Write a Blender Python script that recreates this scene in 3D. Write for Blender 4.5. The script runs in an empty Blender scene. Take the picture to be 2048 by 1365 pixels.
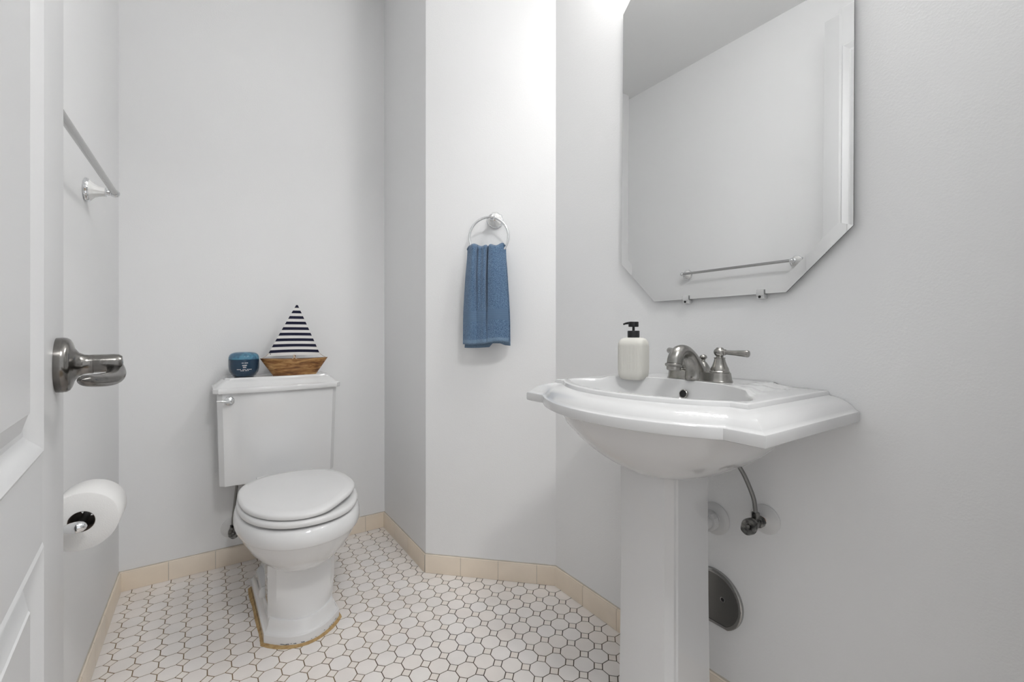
import bpy, bmesh, math, random
from mathutils import Vector, Matrix
random.seed(7)
PI = math.pi
R = math.radians
scene = bpy.context.scene
C = scene.collection

# ------------------------------------------------------------------ camera, light, exposure
CAM_H = 0.93
YAW = R(34.3106)
cam_d = bpy.data.cameras.new('camera')
cam_d.sensor_fit = 'HORIZONTAL'
cam_d.sensor_width = 36.0
cam_d.lens = 883.99 / 2048 * 36.0
cam_d.shift_y = -(682.5 - 668.36) / 2048
cam_d.clip_start = 0.01
cam = bpy.data.objects.new('camera', cam_d)
C.objects.link(cam)
cam.location = (0, 0, CAM_H)
cam.rotation_euler = (PI / 2, 0, -YAW)
scene.camera = cam

world = bpy.data.worlds.new('world')
scene.world = world
world.use_nodes = True
bg = world.node_tree.nodes['Background']
bg.inputs['Color'].default_value = (0.97, 0.985, 1.0, 1)
bg.inputs['Strength'].default_value = 0.8          # even ambient fill coming in by the open doorway
BULB_STRENGTH = 36.0
HALL_FILL_STRENGTH = 58.0
scene.view_settings.view_transform = 'Standard'
scene.view_settings.look = 'None'
scene.view_settings.gamma = 1.0
scene.view_settings.use_curve_mapping = False
scene.view_settings.exposure = 0.26

# ------------------------------------------------------------------ room dimensions (metres)
XL, YB = -0.2723, 2.1121          # left wall, back wall
XB, YC = 0.6952, 1.6164           # alcove side wall, its outer corner
XD, YD = 1.0562, 1.2600           # right wall, corner with the diagonal wall
YF = 0.045                        # inner face of the front (door) wall
ZC = 2.575                        # ceiling
BH = 0.0705                       # base tile height

# ------------------------------------------------------------------ materials
def new_mat(name):
    m = bpy.data.materials.new(name)
    m.use_nodes = True
    nt = m.node_tree
    return m, nt, nt.nodes['Principled BSDF']

def pbr(name, col, rough=0.5, metal=0.0, coat=0.0, spec=0.5, bump=None, var=None, trans=0.0, ior=1.45, emit=None):
    m, nt, b = new_mat(name)
    b.inputs['Base Color'].default_value = (*col, 1)
    b.inputs['Roughness'].default_value = rough
    b.inputs['Metallic'].default_value = metal
    b.inputs['Coat Weight'].default_value = coat
    b.inputs['Coat Roughness'].default_value = 0.04
    b.inputs['Specular IOR Level'].default_value = spec
    b.inputs['Transmission Weight'].default_value = trans
    b.inputs['IOR'].default_value = ior
    if emit:
        b.inputs['Emission Color'].default_value = (*emit[0], 1)
        b.inputs['Emission Strength'].default_value = emit[1]
    L = nt.links
    tc = nt.nodes.new('ShaderNodeTexCoord')
    if bump:                       # (scale, strength, distance)
        n = nt.nodes.new('ShaderNodeTexNoise')
        n.inputs['Scale'].default_value = bump[0]
        n.inputs['Detail'].default_value = 1
        L.new(tc.outputs['Object'], n.inputs['Vector'])
        bp = nt.nodes.new('ShaderNodeBump')
        bp.inputs['Strength'].default_value = bump[1]
        bp.inputs['Distance'].default_value = bump[2]
        L.new(n.outputs['Fac'], bp.inputs['Height'])
        L.new(bp.outputs['Normal'], b.inputs['Normal'])
    if var:                        # (scale, colour2, lo, hi)
        n = nt.nodes.new('ShaderNodeTexNoise')
        n.inputs['Scale'].default_value = var[0]
        n.inputs['Detail'].default_value = 5
        L.new(tc.outputs['Object'], n.inputs['Vector'])
        mr = nt.nodes.new('ShaderNodeMapRange')
        mr.inputs['From Min'].default_value = var[2]
        mr.inputs['From Max'].default_value = var[3]
        L.new(n.outputs['Fac'], mr.inputs['Value'])
        mx = nt.nodes.new('ShaderNodeMix')
        mx.data_type = 'RGBA'
        mx.inputs['A'].default_value = (*col, 1)
        mx.inputs['B'].default_value = (*var[1], 1)
        L.new(mr.outputs['Result'], mx.inputs['Factor'])
        L.new(mx.outputs['Result'], b.inputs['Base Color'])
    return m

M = {}
M['wall'] = pbr('wall_paint', (0.865, 0.869, 0.873), 0.55, bump=(260, 0.12, 0.002))
M['ceiling'] = pbr('ceiling_paint', (0.84, 0.845, 0.845), 0.8, bump=(160, 0.15, 0.002))
M['door'] = pbr('door_paint', (0.70, 0.705, 0.71), 0.38, bump=(300, 0.05, 0.001))
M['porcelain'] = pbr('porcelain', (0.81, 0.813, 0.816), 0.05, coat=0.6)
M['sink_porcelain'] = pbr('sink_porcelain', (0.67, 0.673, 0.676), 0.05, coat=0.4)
M['seat'] = pbr('seat_enamel', (0.80, 0.80, 0.80), 0.22)
M['porcelain_post'] = pbr('post_porcelain', (0.80, 0.80, 0.79), 0.1, coat=0.6)
M['chrome'] = pbr('chrome', (0.78, 0.79, 0.80), 0.08, metal=1)
M['satin'] = pbr('satin_metal', (0.52, 0.52, 0.515), 0.25, metal=1)
M['nickel'] = pbr('brushed_nickel', (0.36, 0.35, 0.33), 0.27, metal=1, var=(60, (0.27, 0.265, 0.25), 0.4, 0.65))
M['pewter'] = pbr('dark_pewter', (0.23, 0.222, 0.21), 0.2, metal=1, var=(25, (0.12, 0.115, 0.11), 0.45, 0.7))
M['valve'] = pbr('valve_metal', (0.26, 0.26, 0.25), 0.28, metal=1, var=(90, (0.06, 0.06, 0.06), 0.4, 0.65))
M['hose'] = pbr('braided_hose', (0.25, 0.25, 0.245), 0.35, metal=1, bump=(900, 0.6, 0.001))
M['plate'] = pbr('dull_steel_plate', (0.20, 0.20, 0.195), 0.35, metal=1, bump=(700, 0.35, 0.0006))
M['plate_rim'] = pbr('plate_rim_steel', (0.42, 0.42, 0.41), 0.22, metal=1, bump=(300, 0.3, 0.0008))
M['escutcheon'] = pbr('painted_escutcheon', (0.70, 0.70, 0.70), 0.35)
M['copper'] = pbr('copper_stub', (0.72, 0.50, 0.36), 0.3, metal=0.6)
M['dark'] = pbr('dark_void', (0.012, 0.012, 0.012), 0.6)
M['mirror'] = pbr('mirror_silver', (0.80, 0.805, 0.805), 0.0, metal=1)
M['mirror_edge'] = pbr('mirror_edge', (0.03, 0.032, 0.034), 0.4)
M['clip'] = pbr('clear_clip', (0.66, 0.665, 0.665), 0.2, trans=0.1)
M['paper'] = pbr('tissue_paper', (0.84, 0.835, 0.825), 0.9, bump=(420, 0.35, 0.001))
M['cardboard'] = pbr('cardboard', (0.10, 0.075, 0.06), 0.8)
M['black'] = pbr('black_plastic', (0.008, 0.008, 0.009), 0.35)
M['soap'] = pbr('cream_ceramic', (0.66, 0.65, 0.605), 0.75, bump=(200, 0.1, 0.001))
M['navy_glass'] = pbr('navy_glass', (0.010, 0.040, 0.080), 0.06, coat=0.5)
M['teal_glass'] = pbr('clear_teal_glass', (0.72, 0.86, 0.93), 0.03, trans=0.92, ior=1.4)
M['crystals'] = pbr('teal_bath_salts', (0.02, 0.20, 0.36), 0.35, var=(55, (0.09, 0.42, 0.60), 0.42, 0.62), bump=(120, 0.8, 0.004))
M['print'] = pbr('white_print', (0.85, 0.86, 0.87), 0.5)
M['rope'] = pbr('rope', (0.62, 0.52, 0.42), 0.9)
M['sail_white'] = pbr('sail_white', (0.80, 0.79, 0.77), 0.85, bump=(900, 0.2, 0.0006))
M['sail_navy'] = pbr('sail_navy', (0.008, 0.009, 0.032), 0.85, bump=(900, 0.2, 0.0006))
M['caulk'] = pbr('aged_caulk', (0.52, 0.36, 0.17), 0.8, var=(60, (0.36, 0.22, 0.09), 0.4, 0.7), bump=(150, 0.6, 0.002))
M['grout_line'] = pbr('white_grout', (0.55, 0.50, 0.43), 0.85)

def wood_mat():
    m, nt, b = new_mat('varnished_bark_wood')
    L = nt.links
    tc = nt.nodes.new('ShaderNodeTexCoord')
    mp = nt.nodes.new('ShaderNodeMapping')
    mp.inputs['Scale'].default_value = (9, 9, 42)
    n = nt.nodes.new('ShaderNodeTexNoise')
    n.inputs['Scale'].default_value = 2.2
    n.inputs['Detail'].default_value = 6
    n.inputs['Distortion'].default_value = 0.8
    cr = nt.nodes.new('ShaderNodeValToRGB')
    cr.color_ramp.elements[0].position = 0.30
    cr.color_ramp.elements[0].color = (0.065, 0.020, 0.008, 1)
    cr.color_ramp.elements[1].position = 0.68
    cr.color_ramp.elements[1].color = (0.50, 0.29, 0.11, 1)
    e = cr.color_ramp.elements.new(0.48)
    e.color = (0.24, 0.105, 0.030, 1)
    L.new(tc.outputs['Object'], mp.inputs['Vector'])
    L.new(mp.outputs['Vector'], n.inputs['Vector'])
    L.new(n.outputs['Fac'], cr.inputs['Fac'])
    L.new(cr.outputs['Color'], b.inputs['Base Color'])
    b.inputs['Roughness'].default_value = 0.35
    return m
M['wood'] = wood_mat()

def tile_mat(name, cols, rough):
    """glazed tile: tone drifts from piece to piece, with a faint mottling"""
    m, nt, b = new_mat(name)
    L = nt.links
    oi = nt.nodes.new('ShaderNodeObjectInfo')
    cr = nt.nodes.new('ShaderNodeValToRGB')
    for k, c in enumerate(cols):
        if k < 2:
            e = cr.color_ramp.elements[k]
        else:
            e = cr.color_ramp.elements.new(0.5)
        e.color = (*c, 1)
    geo = nt.nodes.new('ShaderNodeNewGeometry')
    n = nt.nodes.new('ShaderNodeTexNoise')
    n.inputs['Scale'].default_value = 9
    n.inputs['Detail'].default_value = 3
    L.new(geo.outputs['Position'], n.inputs['Vector'])
    L.new(oi.outputs['Random'], cr.inputs['Fac'])
    mr = nt.nodes.new('ShaderNodeMapRange')
    mr.inputs['From Min'].default_value = 0.3
    mr.inputs['From Max'].default_value = 0.7
    mr.inputs['To Min'].default_value = 0.94
    mr.inputs['To Max'].default_value = 1.03
    L.new(n.outputs['Fac'], mr.inputs['Value'])
    vm = nt.nodes.new('ShaderNodeVectorMath')
    vm.operation = 'SCALE'
    L.new(cr.outputs['Color'], vm.inputs[0])
    L.new(mr.outputs['Result'], vm.inputs['Scale'])
    L.new(vm.outputs['Vector'], b.inputs['Base Color'])
    b.inputs['Roughness'].default_value = rough
    return m
M['floor_tile'] = tile_mat('floor_tile', [(0.90, 0.845, 0.80), (0.91, 0.875, 0.85)], 0.33)
M['dot_tile'] = tile_mat('dot_tile', [(0.89, 0.82, 0.76), (0.91, 0.86, 0.81)], 0.33)
M['base_tile'] = tile_mat('base_tile', [(0.86, 0.745, 0.605), (0.875, 0.775, 0.655)], 0.3)

def grout_mat():
    """old floor grout: tan round the toilet and left wall, almost black out on the floor"""
    m, nt, b = new_mat('old_grout')
    L = nt.links
    geo = nt.nodes.new('ShaderNodeNewGeometry')
    n = nt.nodes.new('ShaderNodeTexNoise')
    n.inputs['Scale'].default_value = 7
    n.inputs['Detail'].default_value = 4
    L.new(geo.outputs['Position'], n.inputs['Vector'])
    sub = nt.nodes.new('ShaderNodeVectorMath')
    sub.operation = 'DISTANCE'
    sub.inputs[1].default_value = (0.0, 1.75, 0.0)
    L.new(geo.outputs['Position'], sub.inputs[0])
    mr = nt.nodes.new('ShaderNodeMapRange')
    mr.inputs['From Min'].default_value = 0.35
    mr.inputs['From Max'].default_value = 0.85
    mr.inputs['To Min'].default_value = 0.25
    mr.inputs['To Max'].default_value = -0.22
    L.new(sub.outputs['Value'], mr.inputs['Value'])
    ad = nt.nodes.new('ShaderNodeMath')
    ad.operation = 'ADD'
    L.new(n.outputs['Fac'], ad.inputs[0])
    L.new(mr.outputs['Result'], ad.inputs[1])
    cr = nt.nodes.new('ShaderNodeValToRGB')
    cr.color_ramp.elements[0].position = 0.25
    cr.color_ramp.elements[0].color = (0.040, 0.027, 0.016, 1)
    cr.color_ramp.elements[1].position = 0.75
    cr.color_ramp.elements[1].color = (0.22, 0.145, 0.068, 1)
    L.new(ad.outputs['Value'], cr.inputs['Fac'])
    L.new(cr.outputs['Color'], b.inputs['Base Color'])
    b.inputs['Roughness'].default_value = 0.9
    return m
M['grout'] = grout_mat()

def towel_mat(name, c1, c2, scale, strength, lines=False):
    m, nt, b = new_mat(name)
    L = nt.links
    tc = nt.nodes.new('ShaderNodeTexCoord')
    n = nt.nodes.new('ShaderNodeTexNoise')
    n.inputs['Scale'].default_value = scale
    n.inputs['Detail'].default_value = 2
    L.new(tc.outputs['Object'], n.inputs['Vector'])
    src = n.outputs['Fac']
    if lines:
        w = nt.nodes.new('ShaderNodeTexWave')
        w.bands_direction = 'Z'
        w.inputs['Scale'].default_value = 90
        w.inputs['Distortion'].default_value = 0.2
        L.new(tc.outputs['Object'], w.inputs['Vector'])
        src = w.outputs['Fac']
    cr = nt.nodes.new('ShaderNodeValToRGB')
    cr.color_ramp.elements[0].position = 0.33
    cr.color_ramp.elements[0].color = (*c1, 1)
    cr.color_ramp.elements[1].position = 0.68
    cr.color_ramp.elements[1].color = (*c2, 1)
    L.new(src, cr.inputs['Fac'])
    L.new(cr.outputs['Color'], b.inputs['Base Color'])
    bp = nt.nodes.new('ShaderNodeBump')
    bp.inputs['Strength'].default_value = strength
    bp.inputs['Distance'].default_value = 0.003
    L.new(src, bp.inputs['Height'])
    L.new(bp.outputs['Normal'], b.inputs['Normal'])
    b.inputs['Roughness'].default_value = 0.95
    b.inputs['Sheen Weight'].default_value = 0.3
    return m
M['terry'] = towel_mat('blue_terry', (0.035, 0.082, 0.17), (0.18, 0.295, 0.445), 480, 0.9)
M['band'] = towel_mat('blue_woven_band', (0.085, 0.155, 0.26), (0.14, 0.225, 0.345), 100, 0.4, True)
M['hem'] = towel_mat('blue_hem', (0.14, 0.225, 0.335), (0.20, 0.30, 0.42), 300, 0.5)

# ------------------------------------------------------------------ helpers
def mesh_obj(name, verts, faces, mat, parent=None, smooth=40, mats=None, midx=None, fix=True):
    me = bpy.data.meshes.new(name)
    me.from_pydata([tuple(v) for v in verts], [], [tuple(f) for f in faces])
    if fix:
        bm = bmesh.new()
        bm.from_mesh(me)
        bmesh.ops.recalc_face_normals(bm, faces=bm.faces)
        bm.to_mesh(me)
        bm.free()
    for mm in (mats or [mat]):
        me.materials.append(M[mm] if isinstance(mm, str) else mm)
    if midx:
        me.polygons.foreach_set('material_index', midx)
    if smooth:
        me.polygons.foreach_set('use_smooth', [True] * len(me.polygons))
        me.set_sharp_from_angle(angle=R(smooth))
    me.update()
    o = bpy.data.objects.new(name, me)
    C.objects.link(o)
    o.parent = parent
    return o

class MB:
    """collects shapes into one mesh"""
    def __init__(self):
        self.v, self.f, self.mi = [], [], []
        self.cur = 0
    def add(self, v, f):
        n = len(self.v)
        self.v += [Vector(p) for p in v]
        self.f += [tuple(i + n for i in q) for q in f]
        self.mi += [self.cur] * len(f)
        return self
    def loft(self, rings, closed=True, cap0=True, cap1=True):
        n = len(rings[0])
        v = [p for r in rings for p in r]
        f = []
        for k in range(len(rings) - 1):
            for i in range(n if closed else n - 1):
                j = (i + 1) % n
                f.append((k * n + i, k * n + j, (k + 1) * n + j, (k + 1) * n + i))
        if cap0: f.append(tuple(reversed(range(n))))
        if cap1: f.append(tuple((len(rings) - 1) * n + i for i in range(n)))
        return self.add(v, f)
    def lathe(self, prof, seg=32, origin=(0, 0, 0), axis='Z', flute=0, amp=0.0, cap0=True, cap1=True):
        rings = []
        for (r, h) in prof:
            ring = []
            for i in range(seg):
                a = 2 * PI * i / seg
                rr = r * (1 + amp * math.cos(flute * a)) if flute else r
                p = (rr * math.cos(a), rr * math.sin(a), h)
                if axis == 'Y': p = (p[0], p[2], -p[1])
                elif axis == 'X': p = (p[2], p[0], p[1])
                ring.append((p[0] + origin[0], p[1] + origin[1], p[2] + origin[2]))
            rings.append(ring)
        return self.loft(rings, True, cap0, cap1)
    def tube(self, pts, rad, seg=12, cap=True, squash=None):
        pts = [Vector(p) for p in pts]
        n = len(pts)
        rr = rad if isinstance(rad, (list, tuple)) else [rad] * n
        up = Vector((0, 0, 1))
        t0 = (pts[1] - pts[0]).normalized()
        if abs(t0.dot(up)) > 0.9: up = Vector((1, 0, 0))
        nrm = t0.cross(up).normalized()
        rings = []
        for k in range(n):
            a, b = pts[max(0, k - 1)], pts[min(n - 1, k + 1)]
            t = (b - a).normalized()
            nrm = (nrm - t * nrm.dot(t)).normalized()
            bi = t.cross(nrm)
            sq = squash[k] if squash else 1.0
            rings.append([pts[k] + nrm * (rr[k] * math.cos(2 * PI * i / seg)) + bi * (rr[k] * sq * math.sin(2 * PI * i / seg)) for i in range(seg)])
        return self.loft(rings, True, cap, cap)
    def torus(self, c, R0, r, seg=64, sub=12, axis='Y', a0=0, a1=2 * PI):
        v, f = [], []
        for i in range(seg):
            a = 2 * PI * i / seg
            for j in range(sub):
                b = 2 * PI * j / sub
                x, z, y = (R0 + r * math.cos(b)) * math.cos(a), (R0 + r * math.cos(b)) * math.sin(a), r * math.sin(b)
                p = (x, y, z) if axis == 'Y' else (x, z, y)
                v.append((p[0] + c[0], p[1] + c[1], p[2] + c[2]))
        for i in range(seg):
            for j in range(sub):
                f.append((i * sub + j, ((i + 1) % seg) * sub + j, ((i + 1) % seg) * sub + (j + 1) % sub, i * sub + (j + 1) % sub))
        return self.add(v, f)
    def box(self, lo, hi, bev=0.0):
        bm = bmesh.new()
        bmesh.ops.create_cube(bm, size=1.0)
        for v in bm.verts:
            v.co = Vector([(lo[i] + hi[i]) / 2 + v.co[i] * (hi[i] - lo[i]) for i in range(3)])
        if bev:
            bmesh.ops.bevel(bm, geom=bm.edges[:], offset=bev, segments=2, affect='EDGES', profile=0.6)
        bm.verts.index_update()
        self.add([v.co.copy() for v in bm.verts], [[v.index for v in f.verts] for f in bm.faces])
        bm.free()
        return self
    def xf(self, mat):
        self.v = [mat @ v for v in self.v]
        return self
    def obj(self, name, mat, parent=None, smooth=40, mats=None, fix=True):
        return mesh_obj(name, self.v, self.f, mat, parent, smooth, mats, self.mi if mats else None, fix)

def tag(o, label=None, cat=None, group=None, kind=None):
    if label: o['label'] = label
    if cat: o['category'] = cat
    if group: o['group'] = group
    if kind: o['kind'] = kind
    return o

def thing(name, label, cat, loc=(0, 0, 0), rz=0.0, group=None):
    o = bpy.data.objects.new(name, None)
    o.empty_display_size = 0.05
    C.objects.link(o)
    o.location = loc
    o.rotation_euler = (0, 0, rz)
    return tag(o, label, cat, group)

def prism(poly, z0, z1):
    n = len(poly)
    v = [(x, y, z0) for x, y in poly] + [(x, y, z1) for x, y in poly]
    f = [tuple(reversed(range(n))), tuple(range(n, 2 * n))]
    f += [(i, (i + 1) % n, n + (i + 1) % n, n + i) for i in range(n)]
    return v, f

def smoothstep(a, b, x):
    t = max(0.0, min(1.0, (x - a) / (b - a)))
    return t * t * (3 - 2 * t)

def spline(pts, n):
    """catmull-rom through points, open"""
    P = [Vector(p) for p in pts]
    P = [P[0] * 2 - P[1]] + P + [P[-1] * 2 - P[-2]]
    out = []
    segs = len(P) - 3
    for k in range(n):
        t = k / (n - 1) * segs
        i = min(int(t), segs - 1)
        u = t - i
        a, b, c, d = P[i:i + 4]
        out.append(0.5 * ((2 * b) + (c - a) * u + (2 * a - 5 * b + 4 * c - d) * u * u + (3 * b - a - 3 * c + d) * u ** 3))
    return out

TH_L, TH_R, TH_B, TH_D = -PI / 2, PI / 2, PI, R(135.0)     # local +Y points out of the wall

# ------------------------------------------------------------------ room shell
def wall(name, poly, z0=-0.03, z1=ZC + 0.05):
    v, f = prism(poly, z0, z1)
    return tag(mesh_obj(name, v, f, 'wall', None, 0), kind='structure')

W = 0.10
tag(wall('wall_left', [(XL, YF), (XL, YB), (XL - W, YB + W), (XL - W, YF)]), 'light grey painted wall on the left carrying the towel bar')
tag(wall('wall_back', [(XL, YB), (XB, YB), (XB, YB + W), (XL - W, YB + W)]), 'light grey painted wall behind the toilet')
tag(wall('wall_alcove', [(XB, YB), (XB, YC), (XB + W, YC + 0.04), (XB + W, YB + W), (XB, YB + W)]), 'narrow grey side wall to the right of the toilet')
tag(wall('wall_diagonal', [(XB, YC), (XD, YD), (XD + W, YD + 0.04), (XB + W, YC + 0.04)]), 'angled grey wall with the towel ring')
tag(wall('wall_right', [(XD, YD), (XD, YF), (XD + W, YF), (XD + W, YD + 0.04)]), 'grey painted wall behind the sink and mirror')
DX0, DX1, DZ = -0.115, 0.665, 2.372        # doorway in the front wall
fw = MB()
v, f = prism([(XL - W, YF), (DX0, YF), (DX0, YF - 0.11), (XL - W, YF - 0.11)], -0.03, ZC + 0.05); fw.add(v, f)
v, f = prism([(DX1, YF), (XD + W, YF), (XD + W, YF - 0.11), (DX1, YF - 0.11)], -0.03, ZC + 0.05); fw.add(v, f)
v, f = prism([(DX0, YF), (DX1, YF), (DX1, YF - 0.11), (DX0, YF - 0.11)], DZ, ZC + 0.05); fw.add(v, f)
tag(fw.obj('wall_front', 'wall', None, 0), 'grey painted wall with the doorway', kind='structure')
v, f = prism([(XL - W, -1.8), (XD + W, -1.8), (XD + W, YB + W), (XL - W, YB + W)], ZC, ZC + 0.06)
tag(mesh_obj('ceiling', v, f, 'ceiling', None, 0), 'plain white ceiling seen in the mirror', kind='structure')
cs = MB()                                   # door casing on the room side and jamb lining
for x0, x1 in ((DX0 - 0.0, DX0 + 0.018), (DX1 - 0.018, DX1)):
    cs.box((x0, YF - 0.11, 0), (x1, YF + 0.0, DZ), 0.002)
cs.box((DX0, YF - 0.11, DZ - 0.018), (DX1, YF, DZ), 0.002)
cs.box((DX1 - 0.008, YF, 0), (DX1 + 0.06, YF + 0.014, DZ + 0.05), 0.004)
cs.box((DX0 - 0.06, YF, 0), (DX0 - 0.045, YF + 0.014, DZ + 0.05), 0.004)
cs.box((DX0 - 0.06, YF, DZ - 0.008), (DX1 + 0.06, YF + 0.014, DZ + 0.06), 0.004)
tag(cs.obj('trim_1', 'door', None, 30), 'white painted casing round the doorway', kind='structure')

v, f = prism([(XL - W, -1.8), (XD + W, -1.8), (XD + W, YF - 0.11), (XL - W, YF - 0.11)], -0.03, 0.0)
tag(mesh_obj('floor_hall', v, f, pbr('hall_boards', (0.30, 0.22, 0.15), 0.4), None, 0), 'hall floor outside the doorway', kind='structure')
# ---- floor: grout bed plus one object for each tile
v, f = prism([(XL - W, YF - 0.11), (XD + W, YF - 0.11), (XD + W, YB + W), (XL - W, YB + W)], -0.03, -0.0011)
floor = tag(mesh_obj('floor', v, f, 'grout', None, 0), 'octagon and square mosaic tile floor with brown grout', kind='structure')

def clip(poly, a, b, c):
    """keep a*x+b*y<=c"""
    out = []
    for i in range(len(poly)):
        p, q = poly[i], poly[(i + 1) % len(poly)]
        dp, dq = a * p[0] + b * p[1] - c, a * q[0] + b * q[1] - c
        if dp <= 0: out.append(p)
        if (dp < 0 < dq) or (dq < 0 < dp):
            t = dp / (dp - dq)
            out.append((p[0] + (q[0] - p[0]) * t, p[1] + (q[1] - p[1]) * t))
    return out

def area(p):
    return abs(sum(p[i][0] * p[(i + 1) % len(p)][1] - p[(i + 1) % len(p)][0] * p[i][1] for i in range(len(p)))) / 2 if len(p) > 2 else 0

sY, cY = math.sin(YAW), math.cos(YAW)
def project(x, y, z):
    d = x * sY + y * cY
    r = x * cY - y * sY
    return (1024 + 884 * r / d, 668.4 - 884 * (z - CAM_H) / d, d) if d > 0.05 else (9e9, 9e9, d)

TX0, TY0, TP, TR = 0.8400, 1.0545, 0.05636, 0.0038
GAP, DOT = 0.00125, 0.0226
cr_, sr_ = math.cos(TR), math.sin(TR)
def grid(i, j): return (TX0 + (i * cr_ - j * sr_) * TP, TY0 + (i * sr_ + j * cr_) * TP)
def rot(p): return (p[0] * cr_ - p[1] * sr_, p[0] * sr_ + p[1] * cr_)
h_ = TP / 2 - GAP
k_ = DOT / math.sqrt(2) + GAP * 0.45
e_ = TP / 2 - k_
OCT = [rot(p) for p in [(-e_, -h_), (e_, -h_), (h_, -e_), (h_, e_), (e_, h_), (-e_, h_), (-h_, e_), (-h_, -e_)]]
dd_ = DOT / math.sqrt(2) - GAP * 1.41
SQ = [rot(p) for p in [(dd_, 0), (0, dd_), (-dd_, 0), (0, -dd_)]]

def tile_mesh(name, poly, mat):
    """tile with a small arris; poly around 0,0; 12-50 triangles"""
    cx = sum(p[0] for p in poly) / len(poly); cy = sum(p[1] for p in poly) / len(poly)
    inn = []
    for p in poly:
        dx, dy = cx - p[0], cy - p[1]
        l = math.hypot(dx, dy) or 1
        s = min(0.0007, l * 0.4)
        inn.append((p[0] + dx / l * s, p[1] + dy / l * s))
    n = len(poly)
    v = [(x, y, -0.003) for x, y in poly] + [(x, y, -0.0004) for x, y in poly] + [(x, y, 0.0) for x, y in inn]
    f = [(i, (i + 1) % n, n + (i + 1) % n, n + i) for i in range(n)]
    f += [(n + i, n + (i + 1) % n, 2 * n + (i + 1) % n, 2 * n + i) for i in range(n)]
    f.append(tuple(range(2 * n, 3 * n)))
    return v, f

def room_clip(poly, cx, cy):
    poly = clip(poly, -1, 0, -(XL + 0.001))
    poly = clip(poly, 0, 1, YB - 0.001) if poly else poly
    poly = clip(poly, 1, 0, XD - 0.001) if poly else poly
    poly = clip(poly, 0, -1, -(YF - 0.10)) if poly else poly
    if poly:
        if cx - XB < (cy - YC) * 0.414 + 0.0 and cy > YC - 0.03:
            poly = clip(poly, 1, 0, XB - 0.001)
        elif cx + cy > XB + YC - 0.12:
            poly = clip(poly, 1, 1, XB + YC - 0.001)
    return poly

kinds = {'octagon_tile': [], 'square_tile': []}
for i in range(-24, 10):
    for j in range(-22, 24):
        for nm, shp, off in (('octagon_tile', OCT, 0.5), ('square_tile', SQ, 0.0)):
            cx, cy = grid(i + off, j + off)
            if not (XL - 0.05 < cx < XD + 0.05 and YF - 0.12 < cy < YB + 0.05): continue
            full = [(cx + p[0], cy + p[1]) for p in shp]
            pol = room_clip(full, cx, cy)
            a = area(pol)
            if a < 1.2e-5: continue
            u, vv, d = project(cx, cy, 0)
            vis = -10 < u < 2058 and vv < 1380
            # behind toilet foot, pedestal or base boards: not in view
            if 0.135 < cx < 0.36 and 1.48 < cy < 1.95: vis = False
            if 1240 < u < 1425: vis = False
            kinds[nm].append((-(a / d ** 3) if vis else 1, cx, cy, pol, abs(a - area(full)) < 1e-8))
for nm, mat in (('octagon_tile', 'floor_tile'), ('square_tile', 'dot_tile')):
    lst = sorted(kinds[nm], key=lambda t: t[0])
    shp = OCT if nm == 'octagon_tile' else SQ
    v, f = tile_mesh(nm, shp, mat)
    shared = None
    rest = MB()
    for k, (key, cx, cy, pol, whole) in enumerate(lst):
        dz = random.uniform(-0.00025, 0.00025)
        if k < 300 and key < 0:
            if whole:
                if shared is None:
                    o = mesh_obj(nm, v, f, mat, floor, 0, fix=False); shared = o.data
                else:
                    o = bpy.data.objects.new(nm, shared); C.objects.link(o); o.parent = floor
            else:
                vv, ff = tile_mesh(nm, [(p[0] - cx, p[1] - cy) for p in pol], mat)
                o = mesh_obj(nm, vv, ff, mat, floor, 0, fix=False)
            o.location = (cx, cy, dz)
        else:
            vv, ff = tile_mesh(nm, [(p[0] - cx, p[1] - cy) for p in pol], mat)
            rest.add([(a + cx, b + cy, c + dz) for a, b, c in vv], ff)
    tag(rest.obj(nm + '_field', mat, floor, 0, fix=False), kind='stuff')

# ---- base boards of glazed tile
BT = 0.0075
def baseboard(name, p0, p1, cuts, label):
    """p0->p1 along the wall foot, room side on the left of p0->p1 rotated by normal"""
    d = Vector((p1[0] - p0[0], p1[1] - p0[1], 0)); L = d.length; d.normalize()
    th = math.atan2(d.y, d.x)
    root = bpy.data.objects.new(name, None)
    root.empty_display_size = 0.05
    C.objects.link(root)
    root.location = (p0[0], p0[1], 0); root.rotation_euler = (0, 0, th)
    tag(root, label, kind='structure')
    cuts = [0.0] + cuts + [L]
    for a, b in zip(cuts[:-1], cuts[1:]):
        g = 0.0009
        prof = [(0.0, 0.0006), (-BT, 0.0006), (-BT, BH - 0.006), (-BT * 0.75, BH - 0.0022), (-BT * 0.4, BH - 0.0004), (0, BH)]
        rings = [[(x, y, z) for (y, z) in prof] for x in (a + g, b - g)]
        MB().loft(rings).obj('base_tile', 'base_tile', root, 50)
    g = MB().box((0, -BT + 0.0012, 0.0), (L, -0.0002, BH - 0.003))
    g.obj('grout', 'grout_line', root, 0)
    cau = MB()
    n = max(8, int(L / 0.02))
    rings = []
    for k in range(n + 1):
        x = L * k / n
        w = 0.0022 + 0.0012 * random.random()
        rings.append([(x, 0, BH - 0.001), (x, -w, BH - 0.001), (x, -w * 0.3, BH + w * 0.8), (x, 0, BH + w)])
    cau.loft(rings).obj('caulk_line', 'grout_line', root, 40)
    return root
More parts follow.
